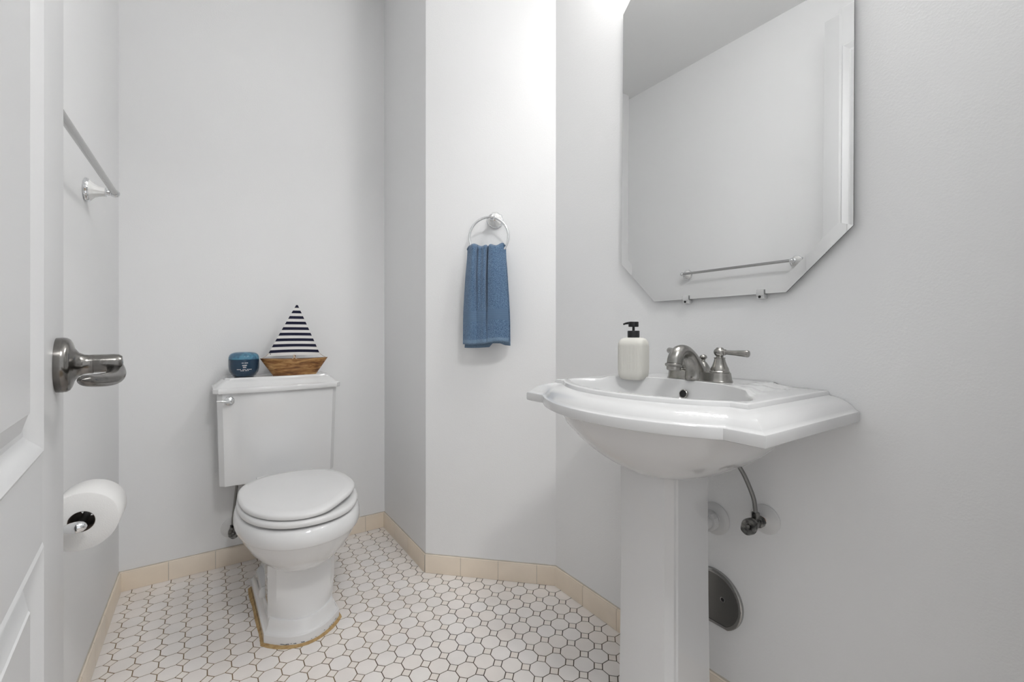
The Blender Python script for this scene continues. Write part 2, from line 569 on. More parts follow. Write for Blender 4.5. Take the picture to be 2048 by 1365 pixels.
# direction chosen so that local -Y is the room side
baseboard('baseboard_back', (XL, YB), (XB, YB), [0.1420, 0.2891, 0.436, 0.583, 0.730, 0.8747], 'cream tile base along the wall behind the toilet')
baseboard('baseboard_alcove', (XB, YB), (XB, YC), [0.1635, 0.323], 'cream tile base on the short side wall')
baseboard('baseboard_diagonal', (XB, YC), (XD, YD), [0.143, 0.290, 0.437], 'cream tile base under the towel ring')
baseboard('baseboard_right', (XD, YD), (XD, YF), [0.150, 0.302, 0.452, 0.602, 0.752, 0.902, 1.052], 'cream tile base running behind the sink pedestal')
baseboard('baseboard_left', (XL, YF), (XL, YB), [(YB - YF) - 0.147 * k for k in range(13, 0, -1)], 'cream tile base along the left wall')

# ------------------------------------------------------------------ door
DTH = R(5.2)
door = thing('door_1', 'white panelled door swung open against the left wall', 'door', (-0.1661, 0.8461, 0), 0)
del door['category']
tag(door, kind='structure')
# local: x toward hinge (s), y = room-side normal, z up
dv = Vector((math.sin(DTH), -math.cos(DTH), 0)); nv = Vector((math.cos(DTH), math.sin(DTH), 0))
door.matrix_world = Matrix(((dv.x, nv.x, 0, -0.1661), (dv.y, nv.y, 0, 0.8461), (0, 0, 1, 0), (0, 0, 0, 1)))
DWID, DHT, DT = 0.745, 2.352, 0.035
z0d = 0.012
ST = 0.157
PAN = [(0.30, 0.702), (0.799, 2.19)]
d = MB()
d.box((0, -DT, z0d), (ST, 0, DHT), 0.0012)                       # latch stile
d.box((DWID - ST, -DT, z0d), (DWID, 0, DHT), 0.0012)             # hinge stile
for a, b in ((z0d, PAN[0][0]), (PAN[0][1], PAN[1][0]), (PAN[1][1], DHT)):
    d.box((ST - 0.0005, -DT, a), (DWID - ST + 0.0005, 0, b))
d.obj('door_frame', 'door', door, 30)
for a, b in PAN:
    p = MB()
    def rect(i, y): return [(ST + i, y, a + i), (DWID - ST - i, y, a + i), (DWID - ST - i, y, b - i), (ST + i, y, b - i)]
    p.loft([rect(0, 0.0), rect(0.004, 0.0016), rect(0.010, -0.001), rect(0.018, -0.0075), rect(0.024, -0.011), rect(0.029, -0.0115), rect(0.050, -0.0035), rect(0.0515, -0.002)], True, False, True)
    p.obj('door_panel', 'door', door, 20)
# lever handle on the room face
hs, hz = 0.0605, 0.8905
ro = MB().lathe([(0.0345, 0.0), (0.0350, 0.006), (0.0345, 0.0095), (0.0325, 0.0125), (0.0285, 0.0145), (0.0215, 0.0165), (0.0155, 0.0205), (0.0128, 0.0255), (0.0122, 0.030), (0.0125, 0.034)], 48, (hs, 0.0, hz), 'Y')
rose = ro.obj('handle_rose', 'pewter', door, 35)
hb = MB().lathe([(0.0112, 0.032), (0.0120, 0.034), (0.0118, 0.046), (0.0120, 0.054), (0.0116, 0.059), (0.0092, 0.0625), (0.001, 0.0635)], 32, (hs, 0, hz + 0.0005), 'Y')
hub = hb.obj('handle_hub', 'pewter', door, 35)
lv = MB()
pts = spline([(hs - 0.002, 0.0560, hz - 0.004), (hs + 0.012, 0.0570, hz - 0.0115), (hs + 0.034, 0.0545, hz - 0.0165), (hs + 0.060, 0.0465, hz - 0.0170), (hs + 0.086, 0.0370, hz - 0.0150), (hs + 0.104, 0.0300, hz - 0.0125)], 26)
lv.tube(pts, [0.0082 + 0.0026 * math.sin(PI * min(1, k / 22)) - 0.0065 * smoothstep(21, 25, k) ** 2 for k in range(26)], 20, True, [0.8] * 26)
lv.obj('handle_lever', 'pewter', door, 45)

# ------------------------------------------------------------------ towel bar on the left wall, towel ring
def rosette(parent, x, z, r=0.0285, ln=0.046):
    """scalloped chrome wall flange, fluted porcelain cone and chrome neck, along +Y from the wall"""
    MB().lathe([(r * 1.0, 0.0005), (r * 1.06, 0.003), (r * 1.05, 0.008), (r * 0.98, 0.0105), (r * 0.90, 0.011)], 60, (x, 0, z), 'Y', 10, 0.035).obj('flange', 'chrome', parent, 35)
    MB().lathe([(r * 0.93, 0.010), (r * 0.90, 0.012), (r * 0.76, 0.015), (r * 0.60, 0.020), (r * 0.47, 0.028), (r * 0.40, 0.036), (r * 0.37, ln - 0.004)], 60, (x, 0, z), 'Y', 10, 0.03).obj('porcelain_cone', 'porcelain_post', parent, 50)
    MB().lathe([(r * 0.40, ln - 0.005), (r * 0.42, ln - 0.002), (r * 0.30, ln), (r * 0.25, ln + 0.004), (r * 0.30, ln + 0.007), (r * 0.24, ln + 0.009)], 24, (x, 0, z), 'Y').obj('neck', 'chrome', parent, 35)

ZB = 1.3085
bar = thing('towel_bar', 'white and chrome towel bar mounted on the left wall', 'towel bar', (XL, 1.29, ZB), TH_L)
# local x = -world y for the left wall: (cos(-90), sin(-90)) = (0,-1)
for x in (-0.297, 0.297):
    rosette(bar, x, 0)
    MB().lathe([(0.001, -0.011), (0.006, -0.0095), (0.0098, -0.005), (0.0108, 0.0), (0.0098, 0.005), (0.006, 0.0095), (0.001, 0.011)], 24, (x, 0.060, 0), 'X').obj('end_knob', 'chrome', bar, 60)
MB().lathe([(0.0072, -0.290), (0.0072, 0.290)], 24, (0, 0.060, 0), 'X').obj('bar', 'satin', bar, 40)

RNG = Vector((0.8925, 1.4295, 0))
RNG = Vector((RNG.x, XB + YC - RNG.x, 0))
tr = thing('towel_ring', 'chrome towel ring with scalloped porcelain post on the angled wall', 'towel ring', (RNG.x, RNG.y, 1.3593), TH_D)
rosette(tr, 0, 0, 0.029, 0.044)
MB().lathe([(0.001, -0.012), (0.006, -0.0105), (0.0098, -0.006), (0.0112, 0.0), (0.0098, 0.006), (0.006, 0.0105), (0.001, 0.012)], 24, (0, 0.058, 0), 'X').obj('end_knob', 'chrome', tr, 60)
RC = (0.012, 0.058, -0.0745)
MB().torus(RC, 0.0735, 0.0046, 72, 12).obj('ring', 'chrome', tr, 60)

# towel: one sheet folded over the bottom of the ring
tw = thing('hand_towel', 'blue terry hand towel hanging from the chrome ring', 'towel', (RNG.x - 0.0145, RNG.y + 0.0145, 1.2095), TH_D)
def towel_sheet():
    NU, NV = 120, 90
    verts, faces, mi = [], [], []
    for j in range(NV + 1):
        s = j / NV                       # 0 front hem .. 0.5 ring .. 1 back hem
        if s < 0.485:
            q = 1 - s / 0.485            # 0 at the ring, 1 at the front hem
            side = 1.0
        elif s > 0.515:
            q = (s - 0.515) / 0.485
            side = -1.0
        else:
            q = 0.0
            side = math.cos((s - 0.485) / 0.03 * PI)
        for i in range(NU + 1):
            w = i / NU * 2 - 1           # -1 .. 1 across, + is to the right in the room
            half = 0.0715 + 0.0110 * smoothstep(0, 0.8, q) + 0.003 * q
            x = -w * half
            # on local x, + is up-right wall side; the ring bottom is an arc
            ztop = 0.039 + 0.006 * w * w - 0.014 * abs(w) ** 9
            ln = 0.352 if side > 0 else 0.366
            if side > 0: ln -= 0.007 * smoothstep(-0.2, 0.6, w)
            else: ln -= 0.014 * smoothstep(0.05, 0.25, w) - 0.006 * smoothstep(0.5, 0.8, w)
            z = ztop - q * (ln + 0.003 + 0.006 * w * w - 0.014 * abs(w) ** 9)
            g = 1 - 0.45 * q
            y = 0.058
            if side >= 0.999 or side <= -0.999:
                off = (0.009 + 0.012 * smoothstep(0, 0.3, q)) * side
            else:
                off = 0.009 * side
                z += 0.007 * (1 - abs(side))
            y += off
            if side > 0:
                fold = 0.010 * math.exp(-((w - 0.42) / 0.30) ** 2) + 0.008 * math.exp(-((w + 0.02) / 0.16) ** 2) + 0.009 * math.exp(-((w + 0.60) / 0.28) ** 2)
                crease = -0.020 * math.exp(-((w - 0.09 + 0.03 * q) / 0.055) ** 2) - 0.009 * math.exp(-((w + 0.36 + 0.10 * (1 - q)) / 0.07) ** 2)
                y += (1.35 * fold + 1.5 * crease * (1 - 0.7 * smoothstep(0.35, 0.95, q))) * g * side
                y -= 0.012 * (abs(w) ** 5)
            else:
                y += 0.005 * math.sin(w * 5 + 1) * q + 0.008 * abs(w) ** 6
            y = max(y, 0.006)
            # crumple on the ring
            z += 0.004 * (1 - q) ** 6 * math.sin(w * 8 + 0.6) - 0.009 * (1 - q) ** 5 * math.exp(-((w - 0.09) / 0.08) ** 2)
            z += 0.002 * math.sin(w * 3 + 0.5) * q
            verts.append((x, y, z))
    for j in range(NV):
        s = (j + 0.5) / NV
        q = 1 - s / 0.485 if s < 0.485 else (s - 0.515) / 0.485
        m = 0
        if 0.645 < q < 0.770: m = 1
        if q > 0.962: m = 2
        for i in range(NU):
            a = j * (NU + 1) + i
            faces.append((a, a + 1, a + NU + 2, a + NU + 1)); mi.append(m)
    o = mesh_obj('terry_cloth', verts, faces, 'terry', tw, 0, ['terry', 'band', 'hem'], mi, fix=True)
    o.data.polygons.foreach_set('use_smooth', [True] * len(o.data.polygons))
    md = o.modifiers.new('thickness', 'SOLIDIFY'); md.thickness = 0.0042; md.offset = 0
    # pull the woven band slightly in, hem slightly proud
    return o
towel_sheet()

# ------------------------------------------------------------------ toilet paper
tp = thing('toilet_paper_roll', 'white toilet paper roll beside the open door', 'toilet paper', (-0.2115, 1.205, 0.557))
RO, RI, LN = 0.0575, 0.0205, 0.100
rl = MB()
rings = []
for rr, y in ((RI, 0.001), (RI + 0.0006, 0.0), (RO - 0.001, 0.0), (RO, 0.001), (RO, LN - 0.001), (RO - 0.001, LN), (RI, LN), (RI, LN - 0.001)):
    rings.append([(rr * math.cos(2 * PI * i / 96), y, rr * math.sin(2 * PI * i / 96)) for i in range(96)])
rl.loft(rings, True, False, False)
rl.obj('paper', 'paper', tp, 50)
MB().loft([[(r_ * math.cos(2 * PI * i / 48), y, r_ * math.sin(2 * PI * i / 48)) for i in range(48)] for r_, y in ((RI, 0.0015), (RI, LN - 0.0015), (RI - 0.0008, LN - 0.0015), (RI - 0.0008, 0.0015), (RI, 0.0015))], True, False, False).obj('core', 'cardboard', tp, 50)

hp = thing('paper_holder', 'chrome post toilet paper holder carrying the paper roll', 'holder', (XL, 1.245, 0.553), TH_L)
# local x = -world y, y = out from wall
for x in (0.066, -0.082):
    MB().lathe([(0.0265, 0.0005), (0.028, 0.003), (0.0275, 0.008), (0.024, 0.011), (0.0135, 0.016), (0.0095, 0.026), (0.0078, 0.033)], 48, (x, 0, 0), 'Y').obj('post', 'chrome', hp, 40)
    MB().lathe([(0.0078, 0.032), (0.0092, 0.034), (0.0092, 0.0375), (0.0068, 0.040), (0.0075, 0.0435), (0.0098, 0.049), (0.0112, 0.056), (0.0110, 0.062), (0.0088, 0.0685), (0.005, 0.0725), (0.001, 0.074)], 32, (x, 0, 0.003), 'Y').obj('finial', 'chrome', hp, 60)
MB().lathe([(0.0068, -0.078), (0.0068, 0.062)], 24, (0, 0.0605, 0.003), 'X').obj('spindle', 'satin', hp, 40)

# ------------------------------------------------------------------ toilet
TC = (0.2235, YB)                      # at the wall, local +Y out from wall (world -Y), local x = world -X
toilet = thing('toilet', 'white two-piece toilet with skirted pedestal foot against the back wall', 'toilet', (TC[0], TC[1], 0), PI + R(1.6))

def tank_ring(hw, dep, z, ch=0.016, sag=0.018, wing=0.045, y0=0.012, n=16):
    """plan outline: chamfered front corners, short wings, bowed middle"""
    pts = [(hw, y0, z), (hw, dep - ch - sag, z), (hw - ch, dep - sag, z)]
    b = hw - wing
    for k in range(n + 1):
        t = 1 - 2 * k / n
        pts.append((b * t, dep - sag * t * t * 1.0 + 0.0, z))
    pts += [(-hw + ch, dep - sag, z), (-hw, dep - ch - sag, z), (-hw, y0, z)]
    return pts
tk = MB()
tk.loft([tank_ring(0.196, 0.181, 0.364), tank_ring(0.1995, 0.185, 0.366), tank_ring(0.2005, 0.186, 0.372), tank_ring(0.2085, 0.196, 0.700), tank_ring(0.2085, 0.196, 0.712)])
tk.obj('tank', 'porcelain', toilet, 28)
ld = MB()
prof = [(-0.004, 0.7105), (0.0025, 0.711), (0.004, 0.714), (0.004, 0.727), (0.0028, 0.7295), (-0.003, 0.732), (-0.010, 0.7375), (-0.018, 0.7465), (-0.026, 0.7535), (-0.0315, 0.7560), (-0.0335, 0.758), (-0.0345, 0.7615), (-0.037, 0.7645), (-0.040, 0.7650), (-0.0415, 0.7643), (-0.046, 0.764)]
ld.loft([tank_ring(0.2175 + t, 0.2065 + t, z, 0.016, 0.018, 0.045, 0.008 - min(0, t) * 0.55) for t, z in prof])
lid = ld.obj('tank_lid', 'porcelain', toilet, 30)

# flush lever on the left of the tank front (world left = local +x)
fl = MB().lathe([(0.0165, 0.0), (0.0165, 0.003), (0.013, 0.006), (0.0075, 0.008), (0.007, 0.014), (0.0085, 0.016), (0.0085, 0.020), (0.006, 0.022)], 32, (0.171, 0.178, 0.6835), 'Y')
flo = fl.obj('flush_lever', 'chrome', toilet, 40)
MB().tube(spline([(0.170, 0.195, 0.6832), (0.182, 0.200, 0.6835), (0.197, 0.204, 0.6862), (0.211, 0.206, 0.688)], 14), [0.0062 - 0.0035 * k / 13 for k in range(14)], 14).obj('lever_arm', 'chrome', flo, 50)

# bowl: egg-shaped rings.  local y of front ~0.775, back ~0.27
def egg(hw, yb, yf, z, yc=None, n=72, pw=2.15):
    yc = yc if yc is not None else yb + (yf - yb) * 0.47
    out = []
    for k in range(n):
        a = 2 * PI * k / n
        cx, sy = math.cos(a), math.sin(a)
        p = pw if sy > 0 else 2.6
        r = (abs(cx) ** p + abs(sy) ** p) ** (-1 / p)
        out.append((hw * r * cx, yc + (yf - yc if sy > 0 else yc - yb) * r * sy, z))
    return out
bw = MB()
bw.loft([egg(0.088, 0.36, 0.648, 0.212), egg(0.098, 0.355, 0.672, 0.222), egg(0.116, 0.345, 0.700, 0.240), egg(0.142, 0.33, 0.732, 0.272), egg(0.162, 0.315, 0.756, 0.308), egg(0.1695, 0.305, 0.7665, 0.328), egg(0.172, 0.302, 0.770, 0.3335),
         egg(0.1765, 0.298, 0.776, 0.335), egg(0.1795, 0.296, 0.7795, 0.343), egg(0.1790, 0.295, 0.779, 0.360), egg(0.1745, 0.294, 0.773, 0.378), egg(0.168, 0.295, 0.766, 0.3825), egg(0.158, 0.30, 0.755, 0.3835)])
bw.obj('bowl', 'porcelain', toilet, 50)
dk = MB()
def rrect(hw, y0, y1, z, r=0.03, n=6):
    out = []
    for cx, cy, a0 in ((hw - r, y1 - r, 0), (-hw + r, y1 - r, PI / 2), (-hw + r, y0 + r, PI), (hw - r, y0 + r, 1.5 * PI)):
        for k in range(n + 1):
            a = a0 + PI / 2 * k / n
            out.append((cx + r * math.cos(a), cy + r * math.sin(a), z))
    return out
dk.loft([rrect(0.085, 0.06, 0.40, 0.20), rrect(0.10, 0.045, 0.40, 0.28), rrect(0.115, 0.035, 0.40, 0.345), rrect(0.118, 0.033, 0.40, 0.3655), rrect(0.114, 0.037, 0.40, 0.368)])
dk.obj('tank_shelf', 'porcelain', toilet, 45)
# pedestal column with chamfered front edges, narrower trapway behind
def col_ring(hw, yf, ych, yb, z, bow=0.012, n=10):
    c = hw * 0.80
    pts = [(hw, yb, z), (hw, ych, z)]
    for k in range(n + 1):
        t = 1 - 2 * k / n
        pts.append((c * t, yf - bow * t * t, z))
    pts += [(-hw, ych, z), (-hw, yb, z)]
    return pts
cl = MB()
cl.loft([col_ring(0.0945, 0.650, 0.572, 0.520, 0.055, 0.052), col_ring(0.0945, 0.644, 0.570, 0.520, 0.072, 0.046), col_ring(0.0950, 0.640, 0.574, 0.522, 0.090, 0.034), col_ring(0.0960, 0.636, 0.580, 0.524, 0.115, 0.024), col_ring(0.0965, 0.634, 0.584, 0.524, 0.145, 0.018), col_ring(0.097, 0.634, 0.587, 0.524, 0.18, 0.015), col_ring(0.097, 0.635, 0.588, 0.520, 0.225, 0.014), col_ring(0.099, 0.642, 0.594, 0.515, 0.262, 0.014)])
cl.obj('pedestal', 'porcelain', toilet, 30)
tw_ = MB()
tw_.loft([rrect(0.082, 0.15, 0.55, 0.03, 0.05), rrect(0.070, 0.15, 0.55, 0.07, 0.05), rrect(0.066, 0.14, 0.55, 0.15, 0.05), rrect(0.085, 0.10, 0.55, 0.26, 0.05), rrect(0.10, 0.08, 0.50, 0.30, 0.05)])
tw_.obj('trapway', 'porcelain', toilet, 50)
def foot_ring(i, z):
    hw, yb, yc, yf = 0.1085 - i, 0.205 + i, 0.598 - i * 0.6, 0.668 - i
    pts = [(hw - 0.012, yb, z), (hw, yb + 0.03, z), (hw, yc, z)]
    n = 14
    for k in range(1, n):
        t = 1 - 2 * k / n
        pts.append((hw * t, yf - (yf - yc) * (abs(t) ** 2.0), z))
    pts += [(-hw, yc, z), (-hw, yb + 0.03, z), (-hw + 0.012, yb, z)]
    return pts
ft = MB()
ft.loft([foot_ring(0.002, 0.001), foot_ring(0.0, 0.003), foot_ring(0.0, 0.028), foot_ring(0.0015, 0.031), foot_ring(0.004, 0.032), foot_ring(0.006, 0.034), foot_ring(0.010, 0.041), foot_ring(0.013, 0.050), foot_ring(0.0145, 0.060), foot_ring(0.0175, 0.0665), foot_ring(0.022, 0.068)])
ft.obj('foot', 'porcelain', toilet, 26)
MB().lathe([(0.0165, 0.066), (0.0165, 0.074), (0.014, 0.085), (0.008, 0.092), (0.001, 0.094)], 24, (0.0885, 0.44, 0)).obj('bolt_cap', 'porcelain', toilet, 50)
MB().lathe([(0.0165, 0.066), (0.0165, 0.074), (0.014, 0.085), (0.008, 0.092), (0.001, 0.094)], 24, (-0.0885, 0.44, 0)).obj('bolt_cap', 'porcelain', toilet, 50)
# caulk bead round the foot
inner = foot_ring(-0.0002, 0)[1:-1]
cb_r = []
n_in = len(inner)
path = []
for k in range(n_in - 1):
    a, b = Vector(inner[k]), Vector(inner[k + 1])
    m = max(2, int((b - a).length / 0.006))
    for q in range(m): path.append(a.lerp(b, q / m))
path.append(Vector(inner[-1]))
cen = Vector((0, 0.42, 0))
cb_rings = []
for k, p in enumerate(path):
    a, b = path[max(0, k - 1)], path[min(len(path) - 1, k + 1)]
    t = (b - a).normalized(); nrm = Vector((t.y, -t.x, 0))
    if nrm.dot(p - cen) < 0: nrm = -nrm
    w = 0.0085 + 0.0022 * math.sin(k * 0.16) * math.sin(k * 0.063 + 1) + random.uniform(-0.0006, 0.0006)
    hgt = 0.0052 + random.uniform(-0.0006, 0.0006)
    cb_rings.append([p - nrm * 0.002 + Vector((0, 0, 0.0003)), p + nrm * w + Vector((0, 0, 0.0004)), p + nrm * (w * 0.55) + Vector((0, 0, hgt * 0.45)), p + Vector((0, 0, hgt))])
ck = MB(); ck.loft(cb_rings)
tag(ck.obj('caulk', 'caulk', toilet, 60), 'brown aged caulk bead')
# worn chips along the front lip
chips = MB()
for k in range(16):
    t = random.uniform(-0.85, 0.98)
    hw, yc, yf = 0.1087, 0.598, 0.6683
    def lip(t): return Vector((-hw * t, yf - (yf - yc) * abs(t) ** 2, 0))
    w = random.uniform(0.012, 0.04)
    a, b = lip(t), lip(min(1, t + w * 2))
    zz = random.uniform(0.006, 0.011); hh = random.uniform(0.001, 0.0028)
    off = Vector((0, 0.0006, 0))
    chips.add([a + off + Vector((0, 0, zz)), b + off + Vector((0, 0, zz - 0.0008)), b + off + Vector((0, 0, zz + hh)), a + off + Vector((0, 0, zz + hh * 0.6))], [(0, 1, 2, 3)])
tag(chips.obj('chipped_paint', pbr('chip_grey', (0.16, 0.17, 0.18), 0.7), toilet, 0), 'dark chips along the foot edge', kind='stuff')
# seat ring and lid
sb = MB()
sb.loft([egg(0.166, 0.318, 0.764, 0.3895), egg(0.1705, 0.314, 0.769, 0.391), egg(0.172, 0.312, 0.7705, 0.396), egg(0.1715, 0.312, 0.770, 0.402), egg(0.167, 0.316, 0.765, 0.4065), egg(0.160, 0.32, 0.757, 0.408)])
sb.obj('seat', 'seat', toilet, 50)
sl = MB()
sl.loft([egg(0.160, 0.31, 0.757, 0.4105), egg(0.1665, 0.303, 0.764, 0.412), egg(0.1685, 0.301, 0.766, 0.4165), egg(0.1670, 0.302, 0.7645, 0.4225), egg(0.161, 0.308, 0.758, 0.4265), egg(0.140, 0.33, 0.735, 0.4285), egg(0.07, 0.43, 0.65, 0.4295)])
for vtx in sl.v:                        # lid sits skewed: its right front edge stands off the seat
    k = smoothstep(0.30, 0.78, vtx.y)
    vtx.z += (0.0135 * k) * smoothstep(0.03, -0.14, vtx.x) - 0.0025 * (1 - k)
    # right front edge of the lid is flatter than the seat below it
    rgt = smoothstep(-0.02, -0.10, vtx.x) * smoothstep(0.52, 0.70, vtx.y)
    vtx.y -= 0.018 * rgt
sl.obj('seat_lid', 'seat', toilet, 50)
for sx in (-1, 1):
    MB().box((sx * 0.075 - 0.02, 0.272, 0.384), (sx * 0.075 + 0.02, 0.318, 0.414), 0.005).obj('hinge', 'seat', toilet, 40)

# ------------------------------------------------------------------ water supply valves
def stop_valve(name, label, loc, rz, hose, esc_r=0.034, tilt=0.0):
    t = thing(name, label, 'valve', loc, rz)
    MB().lathe([(esc_r, 0.0005), (esc_r, 0.002), (esc_r * 0.9, 0.0045), (esc_r * 0.45, 0.0075), (0.0095, 0.010), (0.0085, 0.011)], 48, (0, 0, 0), 'Y').obj('escutcheon', 'escutcheon', t, 35)
    MB().lathe([(0.0075, 0.008), (0.0075, 0.024)], 20, (0, 0, 0), 'Y').obj('pipe_stub', 'copper', t, 40)
    MB().lathe([(0.0125, 0.020), (0.0125, 0.036), (0.010, 0.037), (0.0098, 0.050), (0.0115, 0.051), (0.0115, 0.058), (0.006, 0.060), (0.005, 0.067)], 8, (0, 0, 0), 'Y').obj('valve_body', 'valve', t, 20)
    hd = MB()
    ring = lambda a, b, y: [(a * math.cos(2 * PI * k / 40) * (1 + 0.025 * math.cos(6 * 2 * PI * k / 40)), y, b * math.sin(2 * PI * k / 40) * (1 + 0.025 * math.cos(6 * 2 * PI * k / 40))) for k in range(40)]
    hd.loft([ring(0.010, 0.013, 0.063), ring(0.0155, 0.0215, 0.066), ring(0.0165, 0.0225, 0.071), ring(0.0145, 0.020, 0.0755), ring(0.006, 0.007, 0.0745), ring(0.005, 0.006, 0.077), ring(0.001, 0.001, 0.0775)])
    hd.xf(Matrix.Translation((0, 0.0, 0)) @ Matrix.Rotation(tilt, 4, 'Y'))
    hd.obj('handle', 'valve', t, 35)
    MB().lathe([(0.0078, 0.008), (0.0092, 0.012), (0.0092, 0.024), (0.006, 0.026)], 6, (0, 0.043, 0)).obj('compression_nut', 'valve', t, 20)
    h = MB().tube(spline(hose, 30), 0.0047, 14)
    h.obj('supply_hose', 'hose', t, 60)
    return t
stop_valve('stop_valve', 'dark chrome stop valve on the back wall feeding the toilet tank', (0.073, YB, 0.149), PI, [(0, 0.043, 0.020), (-0.002, 0.045, 0.06), (-0.008, 0.058, 0.13), (-0.013, 0.075, 0.19), (-0.015, 0.085, 0.232)], 0.040, R(20))
MB().lathe([(0.013, 0.344), (0.016, 0.350), (0.016, 0.372)], 16, (0.1345, 0.086, 0)).obj('fill_nut', 'porcelain', toilet, 30)

# ------------------------------------------------------------------ pedestal sink
SY = 0.634
sink = thing('pedestal_sink', 'white pedestal sink with stepped rim under the mirror', 'sink', (XD, SY, 0), TH_R)
# local x = world +Y, y = out from the wall
HW, WD, FR = 0.302, 0.371, 0.449
AR = 0.395
UC = FR - AR
NW, NA, NS = 4, 40, 14
def rim_ring(t, z, back=0.0):
    hw, wd, r = HW - t, WD - t, AR - t
    vk = math.sqrt(max(r * r - (wd - UC) ** 2, 1e-6))
    pts = []
    for k in range(NS): pts.append((hw, back + (wd - back) * k / NS, z))
    for k in range(NW): pts.append((hw + (vk - hw) * k / NW, wd, z))
    a = math.asin(vk / r)
    for k in range(NA + 1):
        b = a - 2 * a * k / NA
        pts.append((r * math.sin(b), UC + r * math.cos(b), z))
    for k in range(1, NW + 1): pts.append((-vk + (-hw + vk) * k / NW, wd, z))
    for k in range(1, NS + 1): pts.append((-hw, wd + (back - wd) * k / NS, z))
    nb = 24
    for k in range(1, nb): pts.append((-hw + 2 * hw * k / nb, back, z))
    return pts
prof = [(0.004, 0.7565), (0.0008, 0.758), (0.0, 0.7605), (0.0, 0.7740), (0.0010, 0.7770), (0.0038, 0.7785), (0.0060, 0.7795), (0.0085, 0.7825), (0.0125, 0.7870), (0.0190, 0.7925), (0.0280, 0.7977), (0.0380, 0.8013), (0.0480, 0.8030), (0.0515, 0.8042), (0.0525, 0.8075), (0.0545, 0.8115), (0.0575, 0.8132), (0.061, 0.8132)]
rings = [rim_ring(t, z, 0.0015) for t, z in prof]
last = rings[-1]
CU = 0.235
ang = [math.atan2(p[1] - CU, p[0]) for p in last]
def polar_ring(poly, zf):
    """sample closed polygon (list of x,y) along the rim angles about (0,CU)"""
    out = []
    n = len(poly)
    for a in ang:
        dx, dy = math.cos(a), math.sin(a)
        best = None
        for k in range(n):
            (x1, y1), (x2, y2) = poly[k], poly[(k + 1) % n]
            y1 -= CU; y2 -= CU
            ex, ey = x2 - x1, y2 - y1
            den = dx * ey - dy * ex
            if abs(den) < 1e-12: continue
            t = (x1 * ey - y1 * ex) / den
            s = (x1 * dy - y1 * dx) / den
            if t > 0 and -1e-6 <= s <= 1 + 1e-6 and (best is None or t < best): best = t
        best = best or 0.01
        x, y = dx * best, CU + dy * best
        out.append((x, y, zf(x, y) if callable(zf) else zf))
    return out
half = [(0.0, 0.1225), (0.05, 0.1245), (0.10, 0.136), (0.150, 0.166), (0.195, 0.206), (0.225, 0.248), (0.2345, 0.275), (0.226, 0.296), (0.20, 0.312), (0.15, 0.342), (0.08, 0.3665), (0.0, 0.3755)]
pl = [(p.x, p.y) for p in spline([(x, y, 0) for x, y in half], 60)]
basin = pl + [(-x, y) for x, y in reversed(pl[1:-1])]
def scale_poly(s, cx=0.0, cy=0.262):
    return [(cx + (x - cx) * s, cy + (y - cy) * s) for x, y in basin]
ZD = 0.8132
def ledge(x, y):
    """raised faucet ledge along the wall"""
    hw = 0.148 + 0.036 * max(0, min(1, y / 0.20))
    return ZD + 0.0075 * smoothstep(hw + 0.004, hw - 0.004, abs(x)) * smoothstep(0.23, 0.19, y)
def add_z(ring): return [(x, y, ledge(x, y)) for x, y, z in ring]
# deck between rim and basin, several rings so the ledge reads
mid = []
edge = polar_ring(basin, ZD)
for q in (0.15, 0.3, 0.45, 0.6, 0.75, 0.88):
    mid.append([(a[0] + (b[0] - a[0]) * q, a[1] + (b[1] - a[1]) * q, ZD) for a, b in zip(last, edge)])
# the ledge has to show at the wall too: lift the innermost rim rings there
n_l = len(last)
rings = [r if k < len(rings) - 4 else [(x, y, (z + ledge(x, y) - ZD) if y < 0.02 else z) for x, y, z in r] for k, r in enumerate(rings)]
deck = [add_z(r) for r in mid]
inn = []
for s, dz in ((1.0, 0.0), (0.985, -0.0015), (0.972, -0.005), (0.962, -0.012), (0.93, -0.040), (0.88, -0.068), (0.80, -0.092), (0.66, -0.110), (0.45, -0.120), (0.22, -0.126), (0.09, -0.130)):
    r = polar_ring(scale_poly(s), ZD)
    inn.append([(x, y, ledge(x, y) * (1.0 if s > 0.98 else 0) + (ZD if s <= 0.98 else 0) + dz) for x, y, z in r])
sk = MB()
sk.loft(rings + deck + inn, True, False, True)
# underside
def bowl_ring(hw, yb, yf, z, p=2.3):
    yc = yb + (yf - yb) * 0.5
    out = []
    for a in [math.atan2(q[1] - CU, q[0]) for q in rings[0]]:
        cx, sy = math.cos(a), math.sin(a)
        r = (abs(cx) ** p + abs(sy) ** p) ** (-1 / p)
        out.append((hw * r * cx, yc + (yf - yb) * 0.5 * r * sy, z))
    return out
und = [rings[0], rim_ring(0.012, 0.7560, 0.0015), bowl_ring(0.250, 0.012, 0.416, 0.7550), bowl_ring(0.243, 0.012, 0.410, 0.742), bowl_ring(0.229, 0.014, 0.398, 0.719), bowl_ring(0.207, 0.02, 0.380, 0.696), bowl_ring(0.178, 0.035, 0.358, 0.673), bowl_ring(0.147, 0.06, 0.334, 0.653), bowl_ring(0.120, 0.09, 0.312, 0.639), bowl_ring(0.097, 0.11, 0.298, 0.631), bowl_ring(0.084, 0.12, 0.290, 0.627)]
sk.loft(und, True, False, True)
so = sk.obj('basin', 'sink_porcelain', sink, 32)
MB().lathe([(0.0205, 0), (0.0225, 0.0015), (0.0215, 0.003), (0.014, 0.002), (0.012, -0.002)], 32, (0, 0.262, ZD - 0.1315)).obj('drain', 'nickel', sink, 40)
